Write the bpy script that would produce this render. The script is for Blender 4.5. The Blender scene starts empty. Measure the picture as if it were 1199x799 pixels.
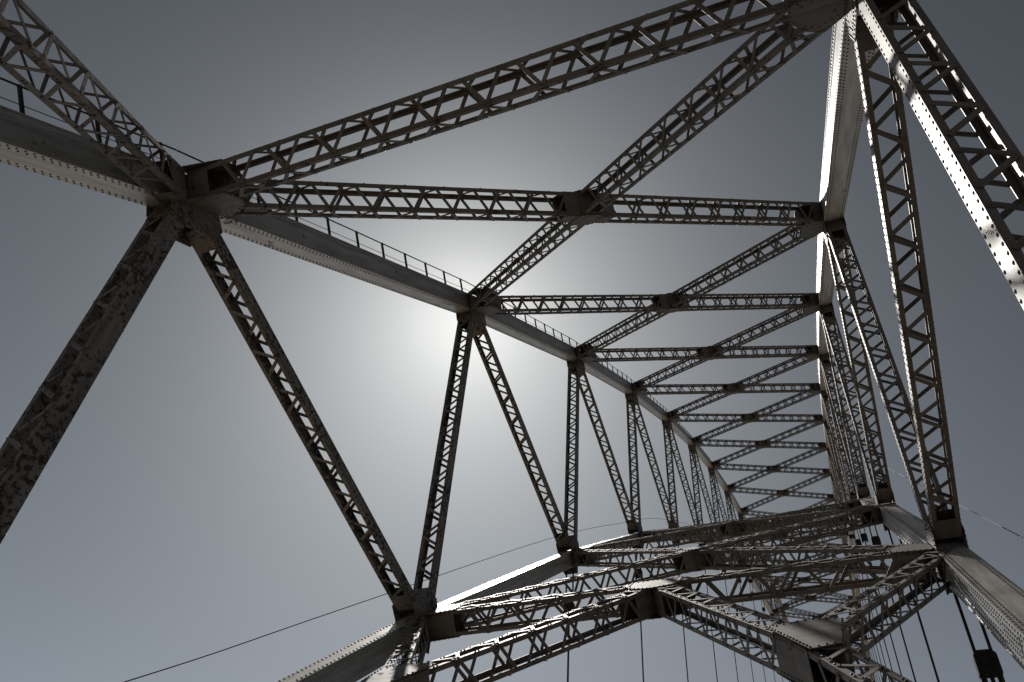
import bpy, math, random
from mathutils import Vector, Matrix
random.seed(7)
scene = bpy.context.scene
col = scene.collection
R = math.radians

# ------------------------------------------------------------------ camera
cam_pos = Vector((-6.6741, -4.3865, -6.9963))
yaw, pitch, roll = 0.44228, 0.78872, 0.09537
fw = Vector((math.cos(yaw)*math.cos(pitch), math.sin(yaw)*math.cos(pitch), math.sin(pitch)))
r0 = Vector((math.sin(yaw), -math.cos(yaw), 0)); u0 = r0.cross(fw)
rt = math.cos(roll)*r0 + math.sin(roll)*u0
up = -math.sin(roll)*r0 + math.cos(roll)*u0
cd = bpy.data.cameras.new('camera'); cam = bpy.data.objects.new('camera', cd); col.objects.link(cam)
m = Matrix.Identity(4)
for k in range(3):
    m[k][0] = rt[k]; m[k][1] = up[k]; m[k][2] = -fw[k]; m[k][3] = cam_pos[k]
cam.matrix_world = m
cd.sensor_width = 36; cd.lens = 36*968.085/1199
cd.clip_start = 0.05; cd.clip_end = 6000
scene.camera = cam

# ------------------------------------------------------------------ sky and sun
sun_dir = Vector((0.59787, 0.34450, 0.72379)).normalized()
sun_el = math.asin(sun_dir.z); sun_az = math.atan2(sun_dir.y, sun_dir.x)
world = bpy.data.worlds.new('World'); scene.world = world; world.use_nodes = True
nt = world.node_tree; nt.nodes.clear()
N = nt.nodes.new; LK = nt.links.new
sky = N('ShaderNodeTexSky'); sky.sky_type = 'NISHITA'; sky.sun_disc = False
sky.sun_elevation = sun_el; sky.sun_rotation = math.pi/2 - sun_az
sky.altitude = 600; sky.air_density = 0.55; sky.dust_density = 0.95; sky.ozone_density = 1.0
hs = N('ShaderNodeHueSaturation'); hs.inputs['Saturation'].default_value = 0.29
tn = N('ShaderNodeMix'); tn.data_type = 'RGBA'; tn.blend_type = 'MULTIPLY'; tn.inputs[0].default_value = 1.0; tn.inputs[7].default_value = (.515, .533, .523, 1)
gm = N('ShaderNodeGamma'); gm.inputs['Gamma'].default_value = 1.45
bg = N('ShaderNodeBackground'); bg.inputs['Strength'].default_value = 0.069
out = N('ShaderNodeOutputWorld')
LK(sky.outputs[0], hs.inputs['Color']); LK(hs.outputs[0], tn.inputs[6]); LK(tn.outputs[2], gm.inputs['Color']); LK(gm.outputs[0], bg.inputs['Color'])
# bright aureole that surrounds the sun in the hazy sky
geo = N('ShaderNodeTexCoord'); dp = N('ShaderNodeVectorMath'); dp.operation = 'DOT_PRODUCT'; dp.inputs[1].default_value = tuple(sun_dir)
pw = N('ShaderNodeMath'); pw.operation = 'POWER'; pw.inputs[1].default_value = 300; pw.use_clamp = True
bg2 = N('ShaderNodeBackground'); bg2.inputs['Color'].default_value = (1, .97, .92, 1)
ml = N('ShaderNodeMath'); ml.operation = 'MULTIPLY'; ml.inputs[1].default_value = .22
ad = N('ShaderNodeAddShader')
LK(geo.outputs['Generated'], dp.inputs[0]); LK(dp.outputs['Value'], pw.inputs[0]); LK(pw.outputs[0], ml.inputs[0]); LK(ml.outputs[0], bg2.inputs['Strength'])
LK(bg.outputs[0], ad.inputs[0]); LK(bg2.outputs[0], ad.inputs[1]); LK(ad.outputs[0], out.inputs['Surface'])
sl = bpy.data.lights.new('sun', 'SUN'); sl.energy = 5.0; sl.angle = R(0.53); sl.color = (1.0, 0.95, 0.88)
so = bpy.data.objects.new('sun', sl); col.objects.link(so)
so.rotation_euler = (-sun_dir).to_track_quat('-Z', 'Y').to_euler(); so.location = sun_dir*300
vs = scene.view_settings
vs.view_transform = 'Standard'; vs.look = 'None'; vs.gamma = 1.0; vs.use_curve_mapping = False
vs.exposure = 0.0

# ------------------------------------------------------------------ materials
def steel(name, base, rust, flake, rough, metal, flake_scale=5.0, streak=1.0):
    mt = bpy.data.materials.new(name); mt.use_nodes = True
    t = mt.node_tree; n = t.nodes; l = t.links
    b = n['Principled BSDF']
    tc = n.new('ShaderNodeTexCoord'); oi = n.new('ShaderNodeObjectInfo')
    add = n.new('ShaderNodeVectorMath'); add.operation = 'ADD'
    l.new(tc.outputs['Object'], add.inputs[0])
    mul = n.new('ShaderNodeMath'); mul.operation = 'MULTIPLY'; mul.inputs[1].default_value = 40
    l.new(oi.outputs['Random'], mul.inputs[0]); l.new(mul.outputs[0], add.inputs[1])
    n1 = n.new('ShaderNodeTexNoise'); n1.inputs['Scale'].default_value = flake_scale; n1.inputs['Detail'].default_value = 8; n1.inputs['Roughness'].default_value = .62
    l.new(add.outputs[0], n1.inputs['Vector'])
    r1 = n.new('ShaderNodeValToRGB'); r1.color_ramp.elements[0].position = flake; r1.color_ramp.elements[1].position = flake+.05
    nb = n.new('ShaderNodeTexNoise'); nb.inputs['Scale'].default_value = .8; nb.inputs['Detail'].default_value = 3
    l.new(add.outputs[0], nb.inputs['Vector'])
    cm = n.new('ShaderNodeMath'); cm.operation = 'MULTIPLY_ADD'; cm.inputs[1].default_value = .5; cm.inputs[2].default_value = -.25
    l.new(nb.outputs['Fac'], cm.inputs[0])
    ca = n.new('ShaderNodeMath'); ca.operation = 'ADD'; l.new(cm.outputs[0], ca.inputs[0]); l.new(n1.outputs['Fac'], ca.inputs[1])
    l.new(ca.outputs[0], r1.inputs['Fac'])
    mp = n.new('ShaderNodeMapping'); mp.inputs['Scale'].default_value = (.35, 3, 3)
    l.new(add.outputs[0], mp.inputs['Vector'])
    n2 = n.new('ShaderNodeTexNoise'); n2.inputs['Scale'].default_value = 2.2*streak; n2.inputs['Detail'].default_value = 6
    l.new(mp.outputs[0], n2.inputs['Vector'])
    r2 = n.new('ShaderNodeValToRGB'); r2.color_ramp.elements[0].position = .32; r2.color_ramp.elements[1].position = .72
    r2.color_ramp.elements[0].color = tuple(c*.62 for c in base)+(1,)
    r2.color_ramp.elements[1].color = tuple(min(1, c*1.18) for c in base)+(1,)
    l.new(n2.outputs['Fac'], r2.inputs['Fac'])
    mx = n.new('ShaderNodeMix'); mx.data_type = 'RGBA'
    mx.inputs[6].default_value = rust+(1,)
    l.new(r1.outputs[0], mx.inputs[0]); l.new(r2.outputs[0], mx.inputs[7]); l.new(mx.outputs[2], b.inputs['Base Color'])
    rr = n.new('ShaderNodeMapRange'); rr.inputs[3].default_value = .85; rr.inputs[4].default_value = rough
    l.new(r1.outputs[0], rr.inputs[0]); l.new(rr.outputs[0], b.inputs['Roughness'])
    mm = n.new('ShaderNodeMath'); mm.operation = 'MULTIPLY'; mm.inputs[1].default_value = metal
    l.new(r1.outputs[0], mm.inputs[0]); l.new(mm.outputs[0], b.inputs['Metallic'])
    bp = n.new('ShaderNodeBump'); bp.inputs['Strength'].default_value = .25; bp.inputs['Distance'].default_value = .01
    l.new(n1.outputs['Fac'], bp.inputs['Height'])
    n3 = n.new('ShaderNodeTexNoise'); n3.inputs['Scale'].default_value = 1.3; n3.inputs['Detail'].default_value = 2
    l.new(add.outputs[0], n3.inputs['Vector'])
    b2 = n.new('ShaderNodeBump'); b2.inputs['Strength'].default_value = .5; b2.inputs['Distance'].default_value = .03
    l.new(n3.outputs['Fac'], b2.inputs['Height']); l.new(bp.outputs[0], b2.inputs['Normal']); l.new(b2.outputs[0], b.inputs['Normal'])
    return mt
PAINT = steel('chord_paint_lit', (.42, .39, .355), (.08, .06, .046), .27, .40, .1, 3.0)  # cover plates: chord paint made paler and beige, bounced light put into the colour
SIDE = steel('chord_paint_shaded', (.26, .26, .255), (.06, .045, .035), .25, .38, .2, 3.0)  # chord sides: the same paint made darker and greyer, shade put into the colour
WEB = steel('weathered_paint', (.15, .135, .122), (.022, .0165, .0135), .42, .5, .1, 9.0)
WEBC = steel('post_paint', (.125, .11, .099), (.045, .034, .027), .30, .56, .1, 8.0)
BRACE = steel('brace_paint', (.115, .10, .089), (.03, .022, .018), .34, .62, .0, 6.0)
BRACE.node_tree.nodes['Principled BSDF'].inputs['Specular IOR Level'].default_value = .32
RIVET = steel('rivet_steel', (.085, .075, .067), (.025, .018, .015), .40, .5, .1, 9)  # darkened heads: rust, plus their shadow put into the colour
DARK = steel('hanger_steel', (.022, .021, .021), (.014, .012, .011), .40, .75, 0)
DARK.node_tree.nodes['Principled BSDF'].inputs['Specular IOR Level'].default_value = .2
def flat(name, c1, c2, scale, rough):
    mt = bpy.data.materials.new(name); mt.use_nodes = True
    t = mt.node_tree; n = t.nodes; l = t.links; b = n['Principled BSDF']
    tc = n.new('ShaderNodeTexCoord'); nz = n.new('ShaderNodeTexNoise'); nz.inputs['Scale'].default_value = scale; nz.inputs['Detail'].default_value = 8
    rp = n.new('ShaderNodeValToRGB'); rp.color_ramp.elements[0].color = c1+(1,); rp.color_ramp.elements[1].color = c2+(1,)
    rp.color_ramp.elements[0].position = .3; rp.color_ramp.elements[1].position = .7
    l.new(tc.outputs['Object'], nz.inputs['Vector']); l.new(nz.outputs['Fac'], rp.inputs['Fac']); l.new(rp.outputs[0], b.inputs['Base Color'])
    b.inputs['Roughness'].default_value = rough
    return mt
ASPHALT = flat('asphalt', (.045, .043, .041), (.075, .072, .068), 3, .9)
CONCRETE = flat('concrete', (.28, .26, .235), (.4, .375, .34), 1.2, .85)
SOIL = flat('dry_soil', (.12, .10, .073), (.20, .165, .122), .02, .95)

# ------------------------------------------------------------------ helpers
class MB:
    def __init__(s): s.v = []; s.f = []
    def box(s, x0, x1, y0, y1, z0, z1):
        b = len(s.v)
        s.v += [(x, y, z) for x in (x0, x1) for y in (y0, y1) for z in (z0, z1)]
        s.f += [tuple(b+i for i in q) for q in ((0,1,3,2),(4,6,7,5),(0,4,5,1),(2,3,7,6),(0,2,6,4),(1,5,7,3))]
    def bar(s, p, q, side, w, t):           # flat bar p->q, width along side, thickness along normal
        p = Vector(p); q = Vector(q); a = (q-p).normalized(); sd = Vector(side); sd = (sd-a*sd.dot(a)).normalized(); nn = a.cross(sd)
        b = len(s.v)
        for e in (p, q):
            for i in (-1, 1):
                for j in (-1, 1): s.v.append(tuple(e+sd*i*w/2+nn*j*t/2))
        s.f += [tuple(b+i for i in q_) for q_ in ((0,1,3,2),(4,6,7,5),(0,4,5,1),(2,3,7,6),(0,2,6,4),(1,5,7,3))]
    def tube(s, p, q, r, n=8):
        p = Vector(p); q = Vector(q); a = (q-p).normalized(); e = a.orthogonal().normalized(); g = a.cross(e); b = len(s.v)
        for c in (p, q):
            for k in range(n):
                th = 2*math.pi*k/n; s.v.append(tuple(c+e*math.cos(th)*r+g*math.sin(th)*r))
        for k in range(n): s.f.append((b+k, b+(k+1) % n, b+n+(k+1) % n, b+n+k))
        s.f.append(tuple(b+k for k in reversed(range(n)))); s.f.append(tuple(b+n+k for k in range(n)))
    def prism(s, pts, ax, n0, n1):          # 2D polygon extruded; ax(a,b,n)->(x,y,z)
        b = len(s.v); k = len(pts)
        s.v += [ax(a, c, n0) for a, c in pts]+[ax(a, c, n1) for a, c in pts]
        s.f.append(tuple(b+i for i in range(k))); s.f.append(tuple(b+k+i for i in reversed(range(k))))
        for i in range(k): s.f.append((b+i, b+k+i, b+k+(i+1) % k, b+(i+1) % k))
    def rivet(s, p, nrm, r=.024, h=.019):
        p = Vector(p); nv = Vector(nrm); e = nv.orthogonal().normalized(); g = nv.cross(e); b = len(s.v)
        for rr, hh in ((r, 0), (r*.82, h*.6)):
            for k in range(6):
                th = math.pi*k/3; s.v.append(tuple(p+(e*math.cos(th)+g*math.sin(th))*rr+nv*hh))
        s.v.append(tuple(p+nv*h))
        for k in range(6):
            j = (k+1) % 6; s.f.append((b+k, b+j, b+6+j, b+6+k)); s.f.append((b+6+k, b+6+j, b+12))
    def mesh(s, name, mat):
        me = bpy.data.meshes.new(name); me.from_pydata(s.v, [], s.f); me.materials.append(mat); me.update(); return me
    def build(s, name, mat, parent=None, mw=None):
        if not s.v: return None
        o = bpy.data.objects.new(name, s.mesh(name, mat)); col.objects.link(o)
        if parent is not None: o.parent = parent
        if mw is not None: o.matrix_local = mw
        return o
def recalc(o):
    import bmesh
    bm = bmesh.new(); bm.from_mesh(o.data); bmesh.ops.recalc_face_normals(bm, faces=bm.faces); bm.to_mesh(o.data); bm.free()
def tag(o, label=None, cat=None, group=None, kind=None):
    if label: o['label'] = label
    if cat: o['category'] = cat
    if group: o['group'] = group
    if kind: o['kind'] = kind
    return o
def empty(name, loc=(0, 0, 0)):
    o = bpy.data.objects.new(name, None); o.location = loc; o.empty_display_size = .3; col.objects.link(o); return o
def frame(P, Q, side):
    u = (Q-P).normalized(); e1 = Vector(side); e1 = (e1-u*e1.dot(u)).normalized(); e2 = u.cross(e1)
    M = Matrix.Identity(4)
    for k in range(3): M[k][0] = u[k]; M[k][1] = e1[k]; M[k][2] = e2[k]; M[k][3] = P[k]
    return M, (Q-P).length
def hull(pts):
    pts = sorted(set((round(a, 4), round(b, 4)) for a, b in pts))
    def half(ps):
        h = []
        for p in ps:
            while len(h) > 1 and (h[-1][0]-h[-2][0])*(p[1]-h[-2][1])-(h[-1][1]-h[-2][1])*(p[0]-h[-2][0]) <= 0: h.pop()
            h.append(p)
        return h
    a = half(pts); b = half(pts[::-1]); return a[:-1]+b[:-1]

# ------------------------------------------------------------------ arch geometry
P_ = 13.0; HW = 7.0; CR = 13.5; NN = 27
def zu(i): t = i-CR; return 7.474+.3884*CR*CR-.3884*t*t
def depth(i): return 9.3+4.76*abs((CR-i)/CR)**1.1
def zl(i): return zu(i)-depth(i)
def U(i, s): return Vector((i*P_, s*HW, zu(i)))
def L(i, s): return Vector((i*P_, s*HW, zl(i)))
CW, CH = .60, .62                     # chord box
CY = CW/2

# ------------------------------------------------------------------ setting: ground, road deck (below the frame)
ZD = cam_pos.z-1.65
g = MB(); g.box(-2500, 2850, -2500, 2500, -32, -30); o = g.build('ground', SOIL); tag(o, kind='structure')
g = MB(); g.box(-60, 410, -4.0, 4.0, ZD-.35, ZD-.06); g.box(-60, 410, -5.9, -4.0, ZD-.35, ZD); g.box(-60, 410, 4.0, 5.9, ZD-.35, ZD)
o = g.build('pavement', CONCRETE); tag(o, kind='structure')
g = MB(); g.box(-60, 410, -3.95, 3.95, ZD-.05, ZD-.03); o = g.build('road', ASPHALT); tag(o, kind='structure')

# ------------------------------------------------------------------ the bridge
bridge = empty('arch_bridge', (0, 0, 0))
tag(bridge, 'riveted grey steel through arch bridge seen from inside, looking up between its two trusses', 'bridge')
bar_cache = {}
def bar_mesh(length, w, t, mat):
    k = (round(length, 3), w, t, mat.name)
    if k not in bar_cache:
        b = MB(); b.box(-length/2, length/2, -w/2, w/2, -t/2, t/2)
        # rivet heads at both ends belong to the bar
        for x in (-length/2+.035, length/2-.035):
            b.rivet((x, 0, t/2), (0, 0, 1), .017, .013); b.rivet((x, 0, -t/2), (0, 0, -1), .017, .013)
        bar_cache[k] = b.mesh('lacing_bar', mat)
    return bar_cache[k]
def put_bar(parent, a, b, nrm, w, t, mat):
    a = Vector(a); b = Vector(b); u = (b-a); ln = u.length; u.normalize(); nv = Vector(nrm); sd = nv.cross(u)
    jr = random.uniform(-.03, .03); ln = round(ln, 2)
    u = (u+sd*jr).normalized(); sd = nv.cross(u)
    M = Matrix.Identity(4); c = (a+b)/2+u*random.uniform(-.012, .012)
    for k in range(3): M[k][0] = u[k]; M[k][1] = sd[k]; M[k][2] = nv[k]; M[k][3] = c[k]
    o = bpy.data.objects.new('lacing_bar', bar_mesh(ln, w, t, mat)); col.objects.link(o); o.parent = parent; o.matrix_local = M
def lacing(x0, x1, face, half_w, off, period, emit, apex):
    """pairs of bars meeting in a V on one flange; face(x, a, n) -> local point; the second bar lies one thickness further out"""
    n = max(1, int(round((x1-x0)/period))); p = (x1-x0)/n; run = p*.34
    for k in range(n):
        xc = x0+p*(k+(.28 if apex > 0 else .72))
        emit(face(xc-.02-run, -apex*half_w, off), face(xc-.02, apex*half_w, off))
        emit(face(xc+.02+run, -apex*half_w, off+.014), face(xc+.02, apex*half_w, off+.014))

def web_member(name, P, Q, wy, h, detail, t0, t1, step, mat, ap, flange=.10):
    """two riveted channels (webs parallel to the truss plane) tied by lacing on both open faces"""
    M, ln = frame(P, Q, (0, 1, 0))
    x0, x1 = t0, ln-t1
    b = MB(); tw = .02
    for s in (-1, 1):
        y = s*wy/2
        b.box(x0, x1, min(y, y-s*tw), max(y, y-s*tw), -h/2, h/2)
        for z in (-1, 1):
            ya, yb = sorted((y-s*tw, y-s*flange)); za, zb = sorted((z*h/2, z*(h/2-.018)))
            b.box(x0, x1, ya, yb, za, zb)
    o = b.build(name, mat, bridge, M)
    lw = .088
    hw = wy/2-flange*.55
    tp = .55
    xa, xb = x0+tp+.02, x1-tp-.02
    rest = MB()
    for z in (-1, 1):
        face = lambda x, a, n, z=z: (x, a, z*n)
        if detail >= 2:
            em = lambda p, q, z=z: put_bar(o, p, q, (0, 0, z), lw, .012, mat)
        else:
            em = lambda p, q: rest.bar(p, q, (0, 0, 1), .012, lw)
        lacing(xa, xb, face, hw, h/2+.008, step, em, ap*z)
    if rest.v: tag(rest.build('lacing', mat, o), kind='stuff')
    for xc in (x0+tp/2, x1-tp/2):
        for z in (-1, 1):
            tpb = MB(); za, zb = sorted((z*(h/2+.002), z*(h/2+.016))); tpb.box(xc-tp/2, xc+tp/2, -wy/2+.012, wy/2-.012, za, zb)
            if detail:
                for y in (-1, 1):
                    for k in range(4): tpb.rivet((xc-tp/2+.07+k*.135, y*(wy/2-.06), z*(h/2+.016)), (0, 0, z))
            tpb.build('tie_plate', mat, o)
    if detail:
        rv = MB(); sp = .15 if detail >= 2 else .3
        nr = int((x1-x0)/sp)
        for k in range(nr):
            x = x0+.1+k*sp
            for s in (-1, 1):
                rv.rivet((x, s*wy/2, h/2-.055), (0, s, 0), .026, .017)
                rv.rivet((x+sp/2, s*wy/2, -h/2+.055), (0, s, 0), .026, .017)
                if h > .45:
                    rv.rivet((x+sp/2, s*wy/2, h/2-.13), (0, s, 0), .026, .017)
                    rv.rivet((x, s*wy/2, -h/2+.13), (0, s, 0), .026, .017)
        tag(rv.build('rivets', RIVET, o), kind='stuff')
    return o

def brace(name, P, Q, nrm, wb, hb, detail, t0, t1, crossing=None, step=None, solid=.82, cx=.85, label=None):
    """box lattice: four corner angles laced on all four sides; nrm = normal of the chord plane"""
    u = (Q-P).normalized(); side = Vector(nrm).cross(u)
    M, ln = frame(P, Q, side)
    x0, x1 = t0, ln-t1
    b = MB(); lg = .105; th = .016
    for sy in (-1, 1):
        for sz in (-1, 1):
            y = sy*wb/2; z = sz*hb/2
            ya, yb = sorted((y, y-sy*lg)); za, zb = sorted((z, z-sz*th)); b.box(x0, x1, ya, yb, za, zb)
            ya, yb = sorted((y, y-sy*th)); za, zb = sorted((z-sz*th, z-sz*lg)); b.box(x0, x1, ya, yb, za, zb)
    o = b.build(name, BRACE, bridge, M)
    if label: o['label'] = label
    lw = .082
    spans = [(x0+solid, x1-solid)] if crossing is None else [(x0+solid, crossing-cx), (crossing+cx, x1-solid)]
    rest = MB(); step = step or 1.1
    for xa, xb in spans:
        if xb-xa < .5: continue
        for s in (-1, 1):
            fy = lambda x, a, n, s=s: (x, s*n, a)
            fz = lambda x, a, n, s=s: (x, a, s*n)
            if detail >= 2:
                ey = lambda p, q, s=s: put_bar(o, p, q, (0, s, 0), lw, .012, BRACE)
            else: ey = lambda p, q: rest.bar(p, q, (0, 1, 0), .012, lw)
            lacing(xa, xb, fy, hb/2-lg*.5, wb/2+.008, step, ey, s)
            if detail >= 3: ez = lambda p, q, s=s: put_bar(o, p, q, (0, 0, s), lw, .012, BRACE)
            else: ez = lambda p, q: rest.bar(p, q, (0, 0, 1), .012, lw)
            lacing(xa, xb, fz, wb/2-lg*.5, hb/2+.008, step, ez, s)
    if rest.v: tag(rest.build('lacing', BRACE, o), kind='stuff')
    rv = MB()
    ends = [(x0, x0+solid), (x1-solid, x1)]
    if crossing is not None: ends.append((crossing-cx, crossing+cx))
    for xa, xb in ends:
        for s in (-1, 1):
            pb = MB(); ya, yb = sorted((s*(wb/2+.002), s*(wb/2+.016))); pb.box(xa, xb, ya, yb, -hb/2+.01, hb/2-.01)
            pb.build('side_plate', BRACE, o)
            if detail:
                n = int((xb-xa)/.13)
                for k in range(n):
                    for z in (-1, 1): rv.rivet((xa+.06+k*.13, s*(wb/2+.016), z*(hb/2-.06)), (0, s, 0))
            pb = MB(); za, zb = sorted((s*(hb/2+.002), s*(hb/2+.016))); pb.box(xa, xb-.25 if xa == x0 else xb, -wb/2+.01, wb/2-.01, za, zb)
            pb.build('cover_plate', BRACE, o)
            if detail:
                n = int((xb-xa)/.13)
                for k in range(n):
                    for y in (-1, 1): rv.rivet((xa+.06+k*.13, y*(wb/2-.06), s*(hb/2+.016)), (0, 0, s))
    if detail:
        n = int((x1-x0)/(step*.5))
        for k in range(n):
            x = x0+k*step*.5
            for sz in (-1, 1):
                for sy in (-1, 1):
                    rv.rivet((x, sy*(wb/2-.055), sz*hb/2), (0, 0, sz)); rv.rivet((x+.09, sy*(wb/2-.055), sz*hb/2), (0, 0, sz))
        tag(rv.build('rivets', RIVET, o), kind='stuff')
    return o

def chord(name, P, Q, detail, lower):
    M, ln = frame(P, Q, (0, 1, 0))
    b = MB(); w, h = CW/2, CH/2; t = .02
    b.box(0, ln, -w, -w+t, -h, h); b.box(0, ln, w-t, w, -h, h)
    b.box(0, ln, -w+t, w-t, -h, -h+t); b.box(0, ln, -w+t, w-t, h-t, h)
    o = b.build(name, SIDE, bridge, M)
    e = MB(); sw = .11
    for sy in (-1, 1):
        for sz in (-1, 1):
            ya, yb = sorted((sy*(w+.001), sy*(w+.013))); za, zb = sorted((sz*(h-.001), sz*(h-sw))); e.box(0, ln, ya, yb, za, zb)
    e.build('edge_angle', SIDE, o)
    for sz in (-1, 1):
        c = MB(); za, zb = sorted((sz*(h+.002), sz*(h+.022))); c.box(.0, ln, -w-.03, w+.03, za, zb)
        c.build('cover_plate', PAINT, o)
    if lower:
        for sy in (-1, 1):
            q = MB(); xc = ln*.56; ya, yb = sorted((sy*(w+.001), sy*(w+.011))); q.box(xc-.55, xc+.55, ya, yb, -h+sw+.004, h-sw-.004)
            if detail:
                for kx in range(8):
                    for kz in range(4): q.rivet((xc-.46+kx*.131, sy*(w+.011), -.135+kz*.09), (0, sy, 0))
            q.build('splice_plate', SIDE, o)
    if detail:
        rv = MB(); rs = rv if lower else MB(); sp = .17 if detail > 1 else .24
        n = int(ln/sp)
        for k in range(n):
            x = k*sp+.05
            for sz in (-1, 1):
                for sy in (-1, 1):
                    rv.rivet((x, sy*(w-.015), sz*(h+.022)), (0, 0, sz)); rv.rivet((x+sp/2, sy*(w-.085), sz*(h+.022)), (0, 0, sz))
                    rs.rivet((x, sy*(w+.013), sz*(h-.055)), (0, sy, 0), .025, .018)
                    if lower and detail > 1: rv.rivet((x+sp/2, sy*w, sz*(h-.15)), (0, sy, 0))
                    if lower and detail > 1: rv.rivet((x, sy*w, sz*(h-.24)), (0, sy, 0))
        tag(rv.build('rivets', SIDE if lower else RIVET, o), kind='stuff')
        if not lower: tag(rs.build('side_rivets', SIDE, o), kind='stuff')
    return o

# chords
for s in (1, -1):
    for i in range(-1, NN+1):
        dt = 2 if i <= 1 else (1 if i <= 3 else 0)
        lab = None
        c = chord('upper_chord', U(i, s), U(i+1, s), dt, False)
        if s == -1 and i == 0: c['label'] = 'sunlit near span of the right upper chord, bright inner face edged with rivets'
        if s == 1 and i == 0: c['label'] = 'blue grey near span of the left upper chord with rivet lined underside'
        c = chord('lower_chord', L(i, s), L(i+1, s), dt, True)
        if s == -1 and i == 0: c['label'] = 'nearest span of the right lower chord, its side studded with rivets'

# webs and truss gussets
def gusset2d(node, dirs_chord, webs, ch=.33, cl=.85):
    pts = []
    for d in dirs_chord:
        d = Vector((d.x, d.z)).normalized(); nrm = Vector((-d.y, d.x))
        for k in (-1, 1): p = d*cl+nrm*k*ch; pts.append((p.x, p.y))
    for d, ln, hw in webs:
        d = Vector((d.x, d.z)).normalized(); nrm = Vector((-d.y, d.x))
        for k in (-1, 1): p = d*ln+nrm*k*hw; pts.append((p.x, p.y))
    return hull(pts)
def truss_gusset(node, s, poly, detail):
    for side in (1, -1):
        b = MB(); y0 = side*(CY+.015); y1 = side*(CY+.034)
        b.prism(poly, lambda a, c, n: (a, n, c), min(y0, y1), max(y0, y1))
        o = b.build('gusset_plate', WEB, bridge, Matrix.Translation(node)); recalc(o)
        if detail:
            rv = MB(); k = len(poly)
            cx = sum(p[0] for p in poly)/k; cz = sum(p[1] for p in poly)/k
            for f in (.92, .72):
                for i in range(k):
                    a = Vector(poly[i]); c = Vector(poly[(i+1) % k]); n = max(1, int((c-a).length/.13))
                    for j in range(n):
                        p = a+(c-a)*(j/n); rv.rivet((cx+(p.x-cx)*f, y1 if side > 0 else y1, cz+(p.y-cz)*f), (0, side, 0))
            tag(rv.build('rivets', RIVET, o), kind='stuff')
for s in (1, -1):
    for i in range(-1, NN+2):
        dt = 2 if i <= 1 else (1 if i <= 3 else 0)
        near = 2 if i <= 1 else (1 if i <= 4 else 0)
        u, l = U(i, s), L(i, s)
        h = .44 if i <= 0 else .33
        wm = WEB if s > 0 else WEBC
        web_member('web_post', u, l, .60, h, near, .55, .55, 1.05, wm, -s)
        # diagonal leans towards the crown at its foot on the near half, mirrored beyond
        if i < CR and i+1 <= CR+.5:
            web_member('web_diagonal', U(i, s), L(i+1, s), .59, .31, near, .75, .85, 1.12, wm, s)
        if i > CR and i-1 >= CR-.5 and i-1 > CR-.6:
            if i-1 > CR-.5: web_member('web_diagonal', U(i, s), L(i-1, s), .59, .31, 0, .75, .85, 1.12, wm, s)
        dc = [d for d in ([U(i-1, s)-u] if i > -1 else [])+([U(i+1, s)-u] if i <= NN else [])]
        wb = [(l-u, 0.92, h/2+.03)]
        if i < CR-.5: wb.append((L(i+1, s)-u, 1.08, .20))
        elif i > CR+.5: wb.append((L(i-1, s)-u, 1.08, .20))
        truss_gusset(u, s, gusset2d(u, dc, wb, .33, .62), 1 if i <= 3 else 0)
        dc = [d for d in ([L(i-1, s)-l] if i > -1 else [])+([L(i+1, s)-l] if i <= NN else [])]
        wb = [(u-l, 0.92, h/2+.03)]
        if -1 < i <= CR+.5: wb.append((U(i-1, s)-l, 1.08, .20))
        if CR-.5 <= i <= NN: wb.append((U(i+1, s)-l, 1.08, .20))
        truss_gusset(l, s, gusset2d(l, dc, wb, .33, .62), 1 if i <= 3 else 0)

# lateral bracing
def plane_n(fn, i, j):
    d = fn(j, 1)-fn(i, 1); n = Vector((0, 1, 0)).cross(d).normalized(); return n if n.z > 0 else -n
def flat_gusset(center, nrm, rays, hb, detail, name='gusset_plate'):
    """horizontal gusset pair above and below a joint in the bracing plane; rays = [(direction, length, half width)]"""
    n = Vector(nrm).normalized(); ex = Vector((0, 1, 0)); ex = (ex-n*ex.dot(n)).normalized(); ey = n.cross(ex)
    pts = []
    for d, ln, hw in rays:
        d2 = Vector((d.dot(ex), d.dot(ey))).normalized(); q = Vector((-d2.y, d2.x))
        for k in (-1, 1): p = d2*ln+q*k*hw; pts.append((p.x, p.y))
    poly = hull(pts)
    M = Matrix.Identity(4)
    for k in range(3): M[k][0] = ex[k]; M[k][1] = ey[k]; M[k][2] = n[k]; M[k][3] = center[k]
    for sz in (-1, 1):
        b = MB(); a, c = sorted((sz*(hb/2+.020), sz*(hb/2+.036)))
        b.prism(poly, lambda x, y, w: (x, y, w), a, c)
        o = b.build(name, BRACE, bridge, M); recalc(o)
        if detail:
            rv = MB(); k = len(poly); cx = sum(p[0] for p in poly)/k; cy = sum(p[1] for p in poly)/k
            for i in range(k):
                pa = Vector(poly[i]); pb = Vector(poly[(i+1) % k]); m_ = max(1, int((pb-pa).length/.13))
                for j in range(m_):
                    p = pa+(pb-pa)*(j/m_); rv.rivet((cx+(p.x-cx)*.94, cy+(p.y-cy)*.94, sz*(hb/2+.036)), (0, 0, sz))
            tag(rv.build('rivets', RIVET, o), kind='stuff')
WB, HB = .55, .68
def x_panel(fn, i, name, detail):
    n = plane_n(fn, i, i+1)
    a0, a1, b0, b1 = fn(i, 1), fn(i+1, 1), fn(i, -1), fn(i+1, -1)
    ln = (b1-a0).length
    brace(name, a0, b1, n, WB, HB, detail, .52, .52, ln/2)
    brace(name, a1, b0, n, WB-.02, HB-.035, detail, .52, .52, ln/2, cx=.5)
    c = (a0+b1)/2
    flat_gusset(c, n, [(b1-a0, .42, .25), (a0-b1, .42, .25), (b0-a1, .42, .25), (a1-b0, .42, .25)], HB, 1 if detail else 0)
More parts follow.
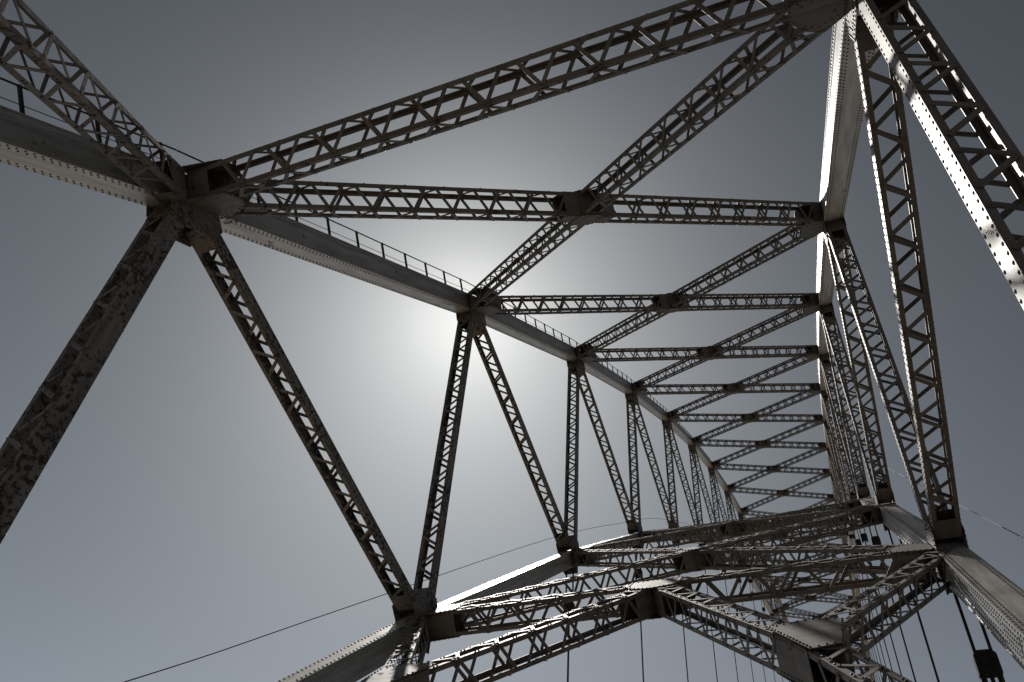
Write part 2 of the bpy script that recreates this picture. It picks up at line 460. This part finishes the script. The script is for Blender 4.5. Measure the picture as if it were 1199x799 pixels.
def node_gusset(fn, i, s, others, n, detail):
    c = fn(i, s); inn = Vector((0, -s, 0))
    rays = [(d, .95 if len(others) < 3 else .8, .26) for d in others]
    dch = (fn(i+1, s)-fn(i-1, s)).normalized()
    flat_gusset(c+inn*(CY+.05), n, rays+[(dch, .55, .02), (-dch, .55, .02)], HB, detail)
K0 = -1; K1 = NN+1
for fn, name in ((U, 'upper_lateral_brace'), (L, 'lower_lateral_brace')):
    lo = 0 if fn is U else 1
    for i in range(lo, NN-lo):
        x_panel(fn, i, name, 2 if i <= lo+1 else (1 if i <= lo+2 else 0))
    for s in (1, -1):
        for i in range(lo, NN+1-lo):
            rays = []
            if i > lo: rays.append(fn(i-1, -s)-fn(i, s))
            if i < NN-lo: rays.append(fn(i+1, -s)-fn(i, s))
            if i in (lo, NN-lo): rays.append(fn(i, -s)-fn(i, s))
            node_gusset(fn, i, s, rays, plane_n(fn, i-1, i+1), 1 if i <= lo+2 else 0)
    # transverse strut and K bracing of the end panels
    for e in (lo, NN-lo):
        w = e-1 if e == lo else e+1
        det = 2 if e == lo else 0
        n = plane_n(fn, min(e, w), max(e, w))
        n2 = plane_n(fn, e-1, e+1)
        a, b = fn(e, 1), fn(e, -1)
        brace(name.replace('lateral_brace', 'cross_strut'), a, b, n2, WB-.01, HB+.01, det, .42, .42, HW if fn is L else None, None, .5 if fn is U else .82)
        if fn is U:
            mid = (fn(w, 1)+fn(w, -1))/2
            for s in (1, -1): brace('upper_lateral_brace', fn(e, s), mid, n, WB, HB-.01, det+1 if det else 0, .6, .4)
            brace('upper_cross_strut', fn(w, 1), fn(w, -1), n, WB, HB-.02, 0, .42, .42, HW)
        else:
            mid = (a+b)/2
            for s in (1, -1):
                ft = fn(w, s); q = (mid+ft)/2+Vector((.33 if e == lo else -.33, s*.25, .45))
                nq = plane_n(fn, min(e, w), max(e, w))
                brace('portal_brace', mid, q, nq, WB, HB-.01, det+1 if det else 0, .55, -.12, None, None, .8)
                brace('portal_brace', q, ft, nq, WB-.012, HB-.022, det+1 if det else 0, .0, .45, None, None, .75)
                brace('portal_brace', fn(e, s), q, nq, WB-.02, HB-.04, det+1 if det else 0, .55, .32, None, None, .65)
                flat_gusset(q, nq, [(mid-q, .9, .27), (ft-q, .9, .27), (fn(e, s)-q, .95, .27)], HB, 1 if det else 0)
            flat_gusset(mid, n2, [(a-mid, .7, .27), (b-mid, .7, .27), ((fn(w, 1)+mid)/2-mid, .9, .27), ((fn(w, -1)+mid)/2-mid, .9, .27)], HB+.01, 1 if det else 0)

# ------------------------------------------------------------------ hangers
ords = ['first', 'second', 'third', 'fourth', 'fifth', 'sixth', 'seventh', 'eighth', 'ninth', 'tenth', 'eleventh', 'twelfth', 'thirteenth']
def hanger(i, s):
    l = L(i, s); top = -CH/2-.06
    o = empty('hanger', (l.x, l.y, l.z))
    b = MB(); b.box(-.30, .30, -.26, .26, top-.30, top-.02)
    for y in (-1, 1): b.box(-.26, .26, y*.28-.02, y*.28+.02, top-.36, top+.25)
    b.build('bracket', DARK, o)
    dl = 1.75; zb = top-.34-dl
    if zb+l.z < ZD+1.2: zb = ZD+1.2-l.z
    for y in (-1, 1):
        r = MB(); r.tube((0, y*.16, top-.3), (0, y*.16, zb-.1), .036, 10); r.build('rod', DARK, o)
    k = MB(); k.box(-.13, .13, -.23, .23, zb-.3, zb+.12)
    k.prism([(-.23, zb+.12), (.23, zb+.12), (.15, zb+.22), (-.15, zb+.22)], lambda a, c, n: (n, a, c), -.12, .12)
    for y in (-1, 1): k.tube((0, y*.16, zb-.26), (0, y*.16, zb-.46), .06, 10)
    k.build('socket_block', DARK, o)
    r = MB(); r.tube((0, 0, zb-.2), (0, 0, ZD-.3-l.z), .042, 10); r.build('suspender', DARK, o)
    sd = 'left' if s > 0 else 'right'
    if i <= 13: lab = '%s dark rod hanger from the near end, hung under the %s lower chord' % (ords[i-1], sd)
    else: lab = '%s dark rod hanger from the far end, hung under the %s lower chord' % (ords[NN-1-i], sd)
    tag(o, lab, 'hanger', 'hangers under the %s lower chord' % sd)
for s in (1, -1):
    for i in range(1, NN): hanger(i, s)

# ------------------------------------------------------------------ handrails on the upper chords
for s in (1, -1):
    root = empty('handrail', U(-1, s))
    tag(root, 'thin post and wire handrail along the top of the %s upper chord' % ('left' if s > 0 else 'right'), 'handrail', 'handrails on the upper chords')
    o0 = U(-1, s); far = MB(); rails = MB(); HP = .72
    pm = MB(); pm.box(-.03, .03, -.028, .028, 0, HP+.02); pme = pm.mesh('post', DARK)
    for i in range(-1, NN+1):
        a = U(i, s); b = U(i+1, s); d = (b-a).normalized(); n = Vector((-d.z, 0, d.x))
        off = n*(CH/2+.022)+Vector((0, -s*.12*0, 0))
        npst = 10
        for k in range(npst):
            p = a+(b-a)*((k+.72)/npst)+off-o0
            if i <= 3:
                o = bpy.data.objects.new('post', pme); col.objects.link(o); o.parent = root
                M = Matrix.Identity(4)
                for q in range(3): M[q][0] = d[q]; M[q][1] = (0, 1, 0)[q]; M[q][2] = n[q]; M[q][3] = p[q]
                o.matrix_local = M
            else: far.bar(p, p+n*HP, (0, 1, 0), .05, .05)
        for hh, rr in ((HP, .02), (HP*.5, .009)):
            rails.tube(a+off+n*hh-o0, b+off+n*hh-o0, rr, 6)
    tag(far.build('distant_posts', DARK, root), kind='stuff')
    rails.build('rail', DARK, root)

# ------------------------------------------------------------------ wires outside the trusses
def wire(pts, label):
    b = MB(); o0 = Vector(pts[0])
    for p, q in zip(pts, pts[1:]): b.tube(Vector(p)-o0, Vector(q)-o0, .016, 6)
    o = b.build('overhead_wire', DARK, None, Matrix.Translation(o0)); tag(o, label, 'wire')
def smooth(pts, n=8):
    out = []
    P = [Vector(p) for p in pts]; P = [P[0]*2-P[1]]+P+[P[-1]*2-P[-2]]
    for k in range(1, len(P)-2):
        for j in range(n):
            t = j/n; a, b, c, d = P[k-1:k+3]
            out.append(.5*((2*b)+(c-a)*t+(2*a-5*b+4*c-d)*t*t+(3*b-a-3*c+d)*t**3))
    out.append(P[-2]); return out
wire(smooth([(-4, 11, -7.6), (7.3, 11, .3), (14.7, 11, 5.8), (33.2, 11, 19.6), (48.1, 11, 30), (68.1, 11, 43.1), (110, 11, 67)]), 'thin dark wire slanting up outside the left truss')
wire([(0, -10, -7.7), (19.2, -10, 7.72), (28, -10, 14.75), (60, -10, 40.3)], 'thin dark wire outside the right truss')
